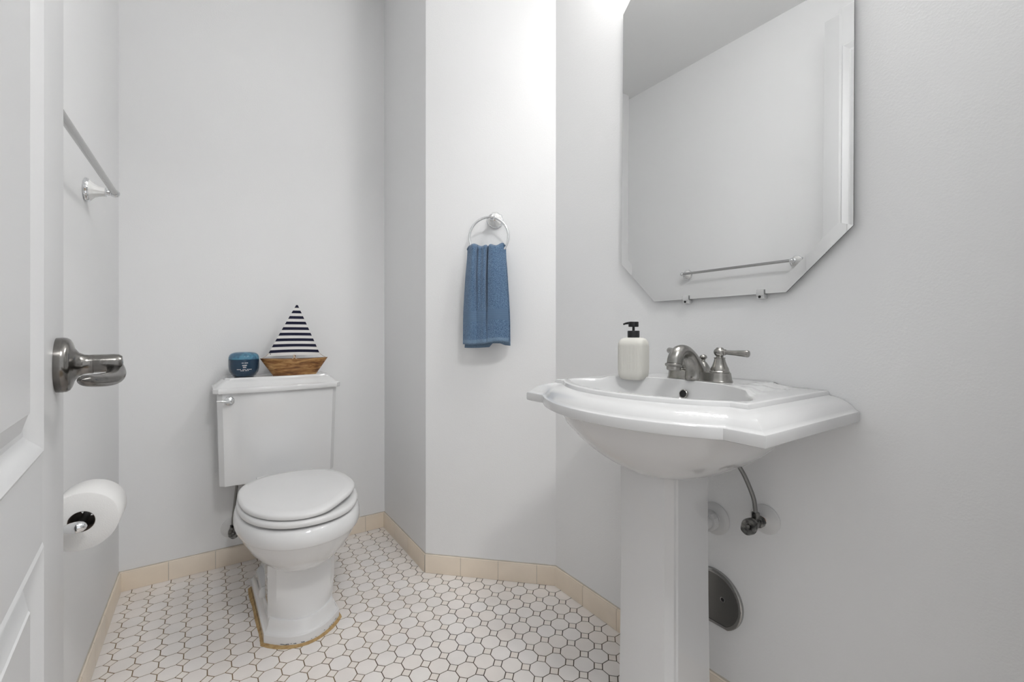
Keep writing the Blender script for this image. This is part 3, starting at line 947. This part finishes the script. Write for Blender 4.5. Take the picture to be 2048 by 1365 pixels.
# overflow hole in the back of the basin
ov = MB().lathe([(0.0105, -0.004), (0.0105, 0.0012), (0.0095, 0.0022), (0.0085, 0.0016), (0.0080, -0.0035)], 28, (0, 0, 0), 'Y')
mo = Matrix.Translation((-0.002, 0.1368, 0.7890)) @ Matrix.Rotation(R(12), 4, 'X')
ov.xf(mo); ov.obj('overflow_ring', 'nickel', sink, 40)
oh = MB().lathe([(0.0082, -0.003), (0.0082, 0.0006), (0.0005, 0.0007)], 24, (0, 0, 0), 'Y').xf(mo)
oh.obj('overflow_hole', 'dark', sink, 40)
# pedestal
def ped_ring(hw, yf, yb, z, ch=0.016):
    g = ch * 0.55
    r = [(hw, yb, z), (hw, yf - ch - 0.012, z), (hw - 0.003, yf - ch - 0.009, z), (hw - 0.004, yf - ch - 0.003, z), (hw - 0.009, yf - ch + 0.003, z), (hw - ch, yf - 0.004, z), (hw - ch - 0.004, yf - 0.003, z)]
    n = 8
    c = hw - ch - 0.008
    for k in range(n + 1):
        t = 1 - 2 * k / n
        r.append((c * t, yf - 0.0005 - 0.003 * t * t + 0.001, z))
    return r + [(-x, y, z) for x, y, z in reversed(r[:7])]
pd = MB()
pd.loft([ped_ring(0.088, 0.285, 0.115, 0.0), ped_ring(0.088, 0.285, 0.115, 0.035), ped_ring(0.080, 0.276, 0.125, 0.055), ped_ring(0.0775, 0.272, 0.128, 0.10), ped_ring(0.0755, 0.269, 0.131, 0.35), ped_ring(0.075, 0.268, 0.132, 0.56), ped_ring(0.076, 0.270, 0.130, 0.655)])
pd.xf(Matrix.Translation((0.010, 0.006, 0)))
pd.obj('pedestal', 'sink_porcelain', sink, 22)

# ------------------------------------------------------------------ faucet
FZ = ZD + 0.0075
fa = thing('faucet', 'brushed nickel two-handle centerset faucet on the sink ledge', 'faucet', (XD - 0.091, 0.6225, FZ), TH_R)
# local x = world +Y (away), y = toward the basin
bp = MB()
def stad(a, r, z, yk=1.0, n=12):
    out = []
    for k in range(n + 1):
        t = -PI / 2 + PI * k / n
        out.append((a + r * math.cos(t), r * yk * math.sin(t), z))
    for k in range(n + 1):
        t = PI / 2 + PI * k / n
        out.append((-a + r * math.cos(t), r * yk * math.sin(t), z))
    return out
bp.loft([stad(0.053, 0.0275, 0.0002), stad(0.053, 0.0280, 0.0018), stad(0.053, 0.0265, 0.0045), stad(0.0535, 0.0235, 0.0195), stad(0.0535, 0.0232, 0.0205), stad(0.053, 0.0215, 0.0215)])
bp.obj('base_plate', 'nickel', fa, 30)
bell = [(0.0205, 0.0205), (0.0215, 0.0215), (0.0215, 0.0235), (0.0198, 0.025), (0.0192, 0.030), (0.0182, 0.0315), (0.0180, 0.0325), (0.0165, 0.035), (0.0130, 0.045), (0.0112, 0.0525), (0.0122, 0.0535), (0.0120, 0.0552), (0.0080, 0.0560), (0.0075, 0.058), (0.0105, 0.061), (0.0128, 0.066), (0.0128, 0.070), (0.0110, 0.0735), (0.0085, 0.075), (0.0080, 0.0765), (0.006, 0.078), (0.001, 0.0785)]
for sx in (-1, 1):
    hd = MB().lathe(bell, 36, (sx * 0.0535, 0, 0)).obj('handle', 'nickel', fa, 35)
    lvr = [(0.0060, 0.010), (0.0068, 0.0135), (0.0050, 0.015), (0.0050, 0.017), (0.0058, 0.035), (0.0074, 0.058), (0.0078, 0.0635), (0.0070, 0.066), (0.0045, 0.067), (0.001, 0.0675)]
    m = MB().lathe(lvr, 24, (0, 0, 0), 'X')
    m.xf(Matrix.Translation((sx * 0.0535, 0, 0.068)) @ Matrix.Rotation(R(-34) if sx > 0 else PI, 4, 'Z') @ Matrix.Rotation(R(2), 4, 'Y'))
    m.obj('lever', 'nickel', hd, 35)
# spout: rising body, arch and downturned outlet
spts = spline([(0, 0.008, 0.0004), (0, 0.010, 0.014), (0, 0.017, 0.032), (0, 0.030, 0.052), (0, 0.046, 0.0655), (0, 0.063, 0.0695), (0, 0.079, 0.0650), (0, 0.0895, 0.053), (0, 0.0930, 0.041)], 48)
srad = [0.0300 - 0.0155 * smoothstep(0, 0.50, k / 47) + 0.0025 * smoothstep(0.55, 0.85, k / 47) for k in range(48)]
sp = MB()
rings = []
for k, p in enumerate(spts):
    a, b = spts[max(0, k - 1)], spts[min(47, k + 1)]
    t = (b - a).normalized()
    if k == 0: t = Vector((0, 0, 1))
    else: t = t.lerp(Vector((0, 0, 1)), 1 - smoothstep(0, 8, k)).normalized()
    bi = Vector((1, 0, 0)); nn = t.cross(bi)
    wide = 0.78 + 0.22 * smoothstep(0, 0.45, k / 47)
    rings.append([p + bi * (srad[k] * wide * math.cos(2 * PI * q / 28)) + nn * (srad[k] * math.sin(2 * PI * q / 28)) for q in range(28)])
sp.loft(rings)
spo = sp.obj('spout', 'nickel', fa, 50)
ae = MB().lathe([(0.0155, 0.0), (0.0195, -0.002), (0.0200, -0.0045), (0.0185, -0.0075), (0.0160, -0.0085), (0.0155, -0.015), (0.0135, -0.0165), (0.0125, -0.012), (0.001, -0.0115)], 32, (0, 0, 0))
ae.xf(Matrix.Translation((0, 0.0935, 0.0425)) @ Matrix.Rotation(R(9), 4, 'X'))
aeo = ae.obj('aerator', 'nickel', fa, 35)
MB().lathe([(0.0055, 0.02), (0.0055, 0.040), (0.0046, 0.043), (0.0046, 0.0475), (0.0085, 0.0515), (0.0088, 0.0535), (0.0072, 0.057), (0.004, 0.059), (0.001, 0.0595)], 24, (0, -0.020, 0)).obj('lift_rod', 'nickel', fa, 40)
MB().lathe([(0.0235, 0.010), (0.0190, 0.022), (0.0125, 0.034), (0.0078, 0.041), (0.0055, 0.0428)], 28, (0, -0.019, 0)).obj('lift_rod_base', 'nickel', fa, 45)

# ------------------------------------------------------------------ soap dispenser
sd = thing('soap_dispenser', 'ribbed cream soap dispenser with black pump on the sink deck', 'soap dispenser', (0.9015, 0.7650, ZD + 0.0005), R(18))
def sq_ring(h, z, rib=0.0, n=240, p=4.0):
    out = []
    for k in range(n):
        a = 2 * PI * k / n
        r = (abs(math.cos(a)) ** p + abs(math.sin(a)) ** p) ** (-1 / p)
        r = h * r * (1 + rib * math.cos(60 * a))
        out.append((r * math.cos(a), r * math.sin(a), z))
    return out
HB = 0.034
bt = MB()
bt.loft([sq_ring(HB * 0.70, 0.0), sq_ring(HB * 0.80, 0.0012), sq_ring(HB * 0.92, 0.006), sq_ring(HB * 0.985, 0.014), sq_ring(HB, 0.022, 0.0), sq_ring(HB, 0.025, 0.014), sq_ring(HB, 0.084, 0.014), sq_ring(HB, 0.087, 0.0), sq_ring(HB * 0.985, 0.092), sq_ring(HB * 0.92, 0.0985), sq_ring(HB * 0.80, 0.1035), sq_ring(HB * 0.62, 0.1062), sq_ring(HB * 0.4, 0.107)])
bt.obj('bottle', 'soap', sd, 60)
MB().lathe([(0.0135, 0.1068), (0.0150, 0.1075), (0.0152, 0.123), (0.0145, 0.1245), (0.004, 0.1248)], 36).obj('collar', 'black', sd, 35)
pm = MB().lathe([(0.0032, 0.1245), (0.0032, 0.1355)], 16)
pm.lathe([(0.0118, 0.1345), (0.0128, 0.1355), (0.0128, 0.1468), (0.0118, 0.1478), (0.001, 0.148)], 32)
pdir = Vector((-0.35, 0.94, 0)).normalized()
pdir.rotate(Matrix.Rotation(-R(18), 3, 'Z'))
pm.tube([Vector((0, 0, 0.1445)) + pdir * 0.006, Vector((0, 0, 0.1445)) + pdir * 0.014, Vector((0, 0, 0.1435)) + pdir * 0.021, Vector((0, 0, 0.1415)) + pdir * 0.027], [0.0040, 0.0032, 0.0026, 0.0022], 12)
pm.obj('pump', 'black', sd, 35)

# ------------------------------------------------------------------ plumbing behind the pedestal
hose2 = [(0, 0.043, 0.020), (0.001, 0.043, 0.034), (0.004, 0.046, 0.060), (0.018, 0.056, 0.105), (0.034, 0.067, 0.140), (0.042, 0.072, 0.170)]
stop_valve('stop_valve', 'dark oval-handled stop valve on the wall beside the sink pedestal', (XD, 0.5125, 0.503), TH_R, hose2, 0.0335, R(-35))
dp = thing('drain_pipe', 'grey drain pipe entering the wall behind the sink pedestal', 'pipe', (XD, 0.636, 0.463), TH_R)
MB().lathe([(0.040, 0.0005), (0.040, 0.003), (0.034, 0.0085), (0.028, 0.010), (0.023, 0.011)], 48, (0, 0, 0), 'Y').obj('escutcheon', 'escutcheon', dp, 35)
MB().lathe([(0.0215, 0.009), (0.0215, 0.014), (0.018, 0.0145), (0.018, 0.10)], 36, (0, 0, 0), 'Y').obj('pipe', 'escutcheon', dp, 35)
MB().lathe([(0.0215, 0.019), (0.024, 0.020), (0.024, 0.038), (0.0215, 0.039)], 12, (0, 0, 0), 'Y').obj('slip_nut', 'escutcheon', dp, 20)
cp = thing('access_cover', 'dull steel access cover plate on the wall low beside the sink pedestal', 'cover plate', (XD, 0.636, 0.262), TH_R)
cr2 = 0.0745
def flat_circle(r, y, cut=-0.064, n=72):
    return [(r * math.cos(2 * PI * k / n), y, max(r * math.sin(2 * PI * k / n), cut * r / cr2)) for k in range(n)]
MB().loft([flat_circle(cr2, 0.0005), flat_circle(cr2 * 1.0, 0.003), flat_circle(cr2 * 0.985, 0.0065), flat_circle(cr2 * 0.94, 0.0082), flat_circle(cr2 * 0.875, 0.0075), flat_circle(cr2 * 0.865, 0.005)], True, True, False).obj('rim', 'plate_rim', cp, 40)
MB().loft([flat_circle(cr2 * 0.868, 0.0045), flat_circle(cr2 * 0.868, 0.0052), flat_circle(0.01, 0.0054, -1)], True, False, True).obj('plate', 'plate', cp, 40)
MB().lathe([(0.0062, 0.0048), (0.0062, 0.0064), (0.0046, 0.0068), (0.0042, 0.0058), (0.0005, 0.0056)], 24, (-0.0245, 0, 0.008), 'Y').obj('screw_hole', 'plate_rim', cp, 40)
MB().lathe([(0.0042, 0.0056), (0.0042, 0.0066), (0.0004, 0.0067)], 20, (-0.0245, 0, 0.008), 'Y').obj('hole', 'dark', cp, 40)

# ------------------------------------------------------------------ mirror
MZ0, MZ1 = 1.0215, 2.035
MY0, MY1 = 0.3385, 0.9305
mr_ = thing('mirror', 'large mirror with clipped corners on the wall above the sink', 'mirror', (XD, (MY0 + MY1) / 2, MZ0), TH_R)
mr_.rotation_euler = (R(0.6), 0, TH_R)
mw, mh, mc = (MY1 - MY0) / 2, MZ1 - MZ0, 0.122
def oct_ring(i, y):
    w, c = mw - i, mc - i * 0.586
    return [(w, y, mc), (w, y, mh - mc), (mw - mc + 0, y, mh - i), (-(mw - mc), y, mh - i), (-w, y, mh - mc), (-w, y, mc), (-(mw - mc), y, i), (mw - mc, y, i)]
def oct_in(i, y):
    k = i * 0.4142
    w = mw - i
    return [(w, y, mc + k), (w, y, mh - mc - k), (mw - mc - k, y, mh - i), (-(mw - mc - k), y, mh - i), (-w, y, mh - mc - k), (-w, y, mc + k), (-(mw - mc - k), y, i), (mw - mc - k, y, i)]
yb0 = 0.0135
MB().loft([oct_in(0, yb0), oct_in(0, yb0 + 0.0025)], True, True, False).obj('edge', 'mirror_edge', mr_, 0)
gl = MB().loft([oct_in(0, yb0 + 0.0025), oct_in(0.025, yb0 + 0.0033)], True, False, False)
gl.obj('bevel', 'mirror', mr_, 0)
g2 = MB().loft([oct_in(0.025, yb0 + 0.0033), oct_in(0.2, yb0 + 0.0033)], True, False, True)
g2.obj('glass', 'mirror', mr_, 0)
for x in (0.072, -0.120):
    c = MB().box((x - 0.0085, 0.002, -0.011), (x + 0.0085, yb0 + 0.0055, -0.0006), 0.0012)
    c.box((x - 0.0085, yb0 + 0.0048, -0.004), (x + 0.0085, yb0 + 0.0072, 0.010), 0.0010)
    co = c.obj('clip', 'clip', mr_, 30)
    MB().lathe([(0.0030, 0.0), (0.0030, 0.001), (0.002, 0.0016), (0.0002, 0.0017)], 16, (x + 0.001, yb0 + 0.0054, -0.0068), 'Y').obj('screw', 'dark', co, 40)

# ------------------------------------------------------------------ things on the tank lid
LZ = 0.7642
jar = thing('bath_salt_jar', 'dark blue glass jar of teal bath salts on the toilet tank', 'jar', (0.1080, 2.006, LZ), R(-4))
JR = 0.0520
MB().lathe([(JR * 0.50, 0.0), (JR * 0.62, 0.0008), (JR * 0.80, 0.007), (JR * 0.94, 0.020), (JR * 0.99, 0.034), (JR, 0.046), (JR, 0.0665), (JR * 0.97, 0.0675)], 64).obj('jar_body', 'navy_glass', jar, 45)
MB().lathe([(JR * 0.985, 0.0680), (JR * 0.99, 0.0690), (JR * 0.98, 0.076), (JR * 0.93, 0.084), (JR * 0.82, 0.0905), (JR * 0.62, 0.0945), (JR * 0.35, 0.0962), (0.001, 0.0965)], 64).obj('dome_lid', 'teal_glass', jar, 60)
sal = MB()
rings = []
for k, (r_, h0) in enumerate([(0.90, 0.0672), (0.88, 0.073), (0.82, 0.079), (0.70, 0.084), (0.50, 0.0875), (0.28, 0.0895), (0.05, 0.090)]):
    ring = []
    for i in range(36):
        jit = random.uniform(-0.0014, 0.0014) if 0 < k else 0
        a = 2 * PI * i / 36
        rr = JR * r_ + jit
        ring.append((rr * math.cos(a), rr * math.sin(a), h0 + jit))
    rings.append(ring)
sal.loft(rings).obj('bath_salts', 'crystals', jar, 30)

def text_on_jar(txt, size, z, R0, a0, parent, name, bold=0.0):
    cu = bpy.data.curves.new(name, 'FONT')
    cu.body = txt
    cu.size = size
    cu.align_x = 'CENTER'
    cu.space_character = 1.15
    cu.offset = bold
    ob = bpy.data.objects.new(name, cu)
    C.objects.link(ob)
    dg = bpy.context.evaluated_depsgraph_get()
    me = bpy.data.meshes.new_from_object(ob.evaluated_get(dg))
    C.objects.unlink(ob)
    bpy.data.objects.remove(ob)
    bm = bmesh.new(); bm.from_mesh(me)
    for v in bm.verts:
        a = a0 + v.co.x / R0
        zz = z + v.co.y
        rr = R0 * (1 - 0.06 * smoothstep(0.036, 0.014, zz)) + 0.0003
        v.co = Vector((rr * math.cos(a), rr * math.sin(a), zz))
    bm.to_mesh(me); bm.free()
    me.materials.clear(); me.materials.append(M['print'])
    o = bpy.data.objects.new(name, me); C.objects.link(o); o.parent = parent
    return o
A0 = -PI / 2 + R(3)
text_on_jar('DEEP', 0.0062, 0.0440, JR, A0, jar, 'lettering', 0.0001)
text_on_jar('SEA', 0.0062, 0.0372, JR, A0, jar, 'lettering', 0.0001)
def dashes(z, spans, h):
    tiny = MB()
    for a, b in spans:
        for k in range(3):
            x0, x1 = a + (b - a) * k / 3 , a + (b - a) * (k + 0.82) / 3
            q = []
            for x, zz in ((x0, z), (x1, z), (x1, z + h), (x0, z + h)):
                al = A0 + x / JR
                rr = JR * (1 - 0.06 * smoothstep(0.036, 0.014, zz)) + 0.0004
                q.append((rr * math.cos(al), rr * math.sin(al), zz))
            tiny.add(q, [(0, 1, 2, 3)])
    tag(tiny.obj('small_print', 'print', jar, 0), kind='stuff')
dashes(0.0545, [(-0.0095, -0.0025), (0.0, 0.0115)], 0.0020)
dashes(0.0300, [(-0.026, -0.011), (-0.007, 0.004), (0.007, 0.025)], 0.0018)
dashes(0.0253, [(-0.0135, -0.001), (0.002, 0.0095), (0.011, 0.0145)], 0.0018)

# sailboat
bo = thing('toy_sailboat', 'wooden toy sailboat with navy striped sail on the toilet tank', 'sailboat', (0.2840, 1.984, LZ), R(-7))
HL, HH = 0.1240, 0.0655
hull = MB()
rings = []
for k in range(9):
    q = k / 8
    z = HH * q
    L_ = HL * (0.635 + 0.365 * q)
    w = 0.024 + 0.008 * q
    ring = []
    n = 40
    for i in range(n):
        a = 2 * PI * i / n
        cx, sy = math.cos(a), math.sin(a)
        x = L_ * (abs(cx) ** 0.75) * (1 if cx > 0 else -1)
        y = w * (abs(sy) ** 1.15) * (1 if sy > 0 else -1)
        ring.append((x, y, z + 0.0035 * q * (abs(x) / HL) ** 2))
    rings.append(ring)
hull.loft(rings, True, True, False)
top = rings[-1]
hull.loft([top, [(x * 0.93, y * 0.78, z) for x, y, z in top], [(x * 0.90, y * 0.72, HH - 0.012) for x, y, z in top]], True, False, True)
hull.obj('hull', 'wood', bo, 40)
MB().tube([(0.0, 0, 0.045), (0.001, 0, 0.17), (0.002, 0, 0.275)], 0.0028, 10).obj('mast', 'wood', bo, 50)
# sail: thin cloth-covered board with alternating bands, slightly bowed
sz0, sz1 = 0.0800, 0.2900
xl0, xr0, xt = -0.1000, 0.0960, 0.008
NB = 18
bands = MB()
def sail_pt(x, z, side):
    q = (z - sz0) / (sz1 - sz0)
    bow = 0.006 * (1 - ((x - xt * q) / 0.11) ** 2) * (1 - q)
    return (x, -0.006 + 0.001 * side - bow, z - 0.004 * (abs(x) / 0.1) ** 2 * (1 - q))
edges = [0.0, 0.058]
step = (1 - 0.058) / 17.6
while edges[-1] + step < 0.985: edges.append(edges[-1] + step)
edges.append(1.0)
for k in range(len(edges) - 1):
    q0, q1 = edges[k], edges[k + 1]
    bands.cur = 0 if k % 2 == 0 else 1
    nx = 12
    for side in (-1, 1):
        vv, ff = [], []
        for q in (q0, q1):
            z = sz0 + (sz1 - sz0) * q
            a = xl0 + (xt - xl0) * q
            b = xr0 + (xt - xr0) * q
            for i in range(nx + 1):
                vv.append(sail_pt(a + (b - a) * i / nx, z, side))
        for i in range(nx):
            ff.append((i, i + 1, nx + 2 + i, nx + 1 + i))
        bands.add(vv, ff)
    # edges of the board
    for sgn in (0, 1):
        vv = []
        for q in (q0, q1):
            z = sz0 + (sz1 - sz0) * q
            x = (xl0 + (xt - xl0) * q) if sgn == 0 else (xr0 + (xt - xr0) * q)
            vv += [sail_pt(x, z, -1), sail_pt(x, z, 1)]
        bands.add(vv, [(0, 1, 3, 2)])
bands.obj('sail', 'sail_white', bo, 60, ['sail_white', 'sail_navy'])
for x0, x1 in ((-0.0935, -0.117), (0.0895, 0.117)):
    MB().tube([(x0, -0.008, sz0 + 0.008), ((x0 + x1) / 2, -0.007, sz0 - 0.004), (x1, -0.004, HH + 0.003)], 0.0011, 6).obj('rigging', 'rope', bo, 60)
kn = MB().tube([(-0.006, -0.012, 0.082), (-0.004, -0.018, 0.071), (-0.012, -0.028, 0.062)], 0.0016, 8)
kn.tube([(-0.002, -0.012, 0.083), (-0.003, -0.017, 0.072), (0.008, -0.028, 0.064)], 0.0016, 8)
kn.torus((-0.003, -0.016, 0.073), 0.003, 0.0016, 16, 8)
kn.obj('knot', 'rope', bo, 60)
for x in (-0.087, 0.083):
    MB().lathe([(0.002, 0.0), (0.002, 0.0006), (0.0003, 0.0008)], 12, (0, 0, 0), 'Y').xf(Matrix.Translation((x, -0.0085, sz0 + 0.006)) @ Matrix.Rotation(PI, 4, 'Z')).obj('eyelet', 'dark', bo, 40)

# ------------------------------------------------------------------ vanity light above the mirror (lights the room)
vl = thing('vanity_light', 'four-globe chrome vanity light above the mirror', 'lamp', (XD, 0.635, 2.20), TH_R)
MB().box((-0.29, 0.0005, -0.05), (0.29, 0.022, 0.05), 0.006).obj('back_plate', 'chrome', vl, 40)
bm_ = pbr('lit_globe', (0.9, 0.9, 0.9), 0.3, emit=((1.0, 0.985, 0.965), BULB_STRENGTH))
for x in (-0.213, -0.071, 0.071, 0.213):
    MB().lathe([(0.024, 0.020), (0.024, 0.034), (0.018, 0.036), (0.016, 0.050)], 32, (x, 0, 0), 'Y').obj('socket', 'chrome', vl, 40)
    gp = [(0.046 * math.sin(PI * k / 10) + 1e-4, -0.046 * math.cos(PI * k / 10)) for k in range(11)]
    MB().lathe(gp, 20, (x, 0.088, 0), 'Y').obj('globe', bm_, vl, 60)

# unseen lamp added as fill, on the hall ceiling behind the camera
hl = thing('hall_fill_lamp', 'added unseen fill lamp on the hall ceiling outside the doorway', 'lamp', (0.28, -0.50, ZC))
MB().lathe([(0.175, -0.0005), (0.175, -0.014), (0.168, -0.020), (0.160, -0.020)], 48).obj('rim', 'chrome', hl, 40)
dome_m = pbr('fill_lamp_dome', (0.9, 0.9, 0.9), 0.4, emit=((1.0, 0.992, 0.98), HALL_FILL_STRENGTH))
MB().lathe([(0.162, -0.018), (0.158, -0.030), (0.140, -0.048), (0.105, -0.063), (0.06, -0.071), (0.001, -0.074)], 48).obj('dome', dome_m, hl, 60)
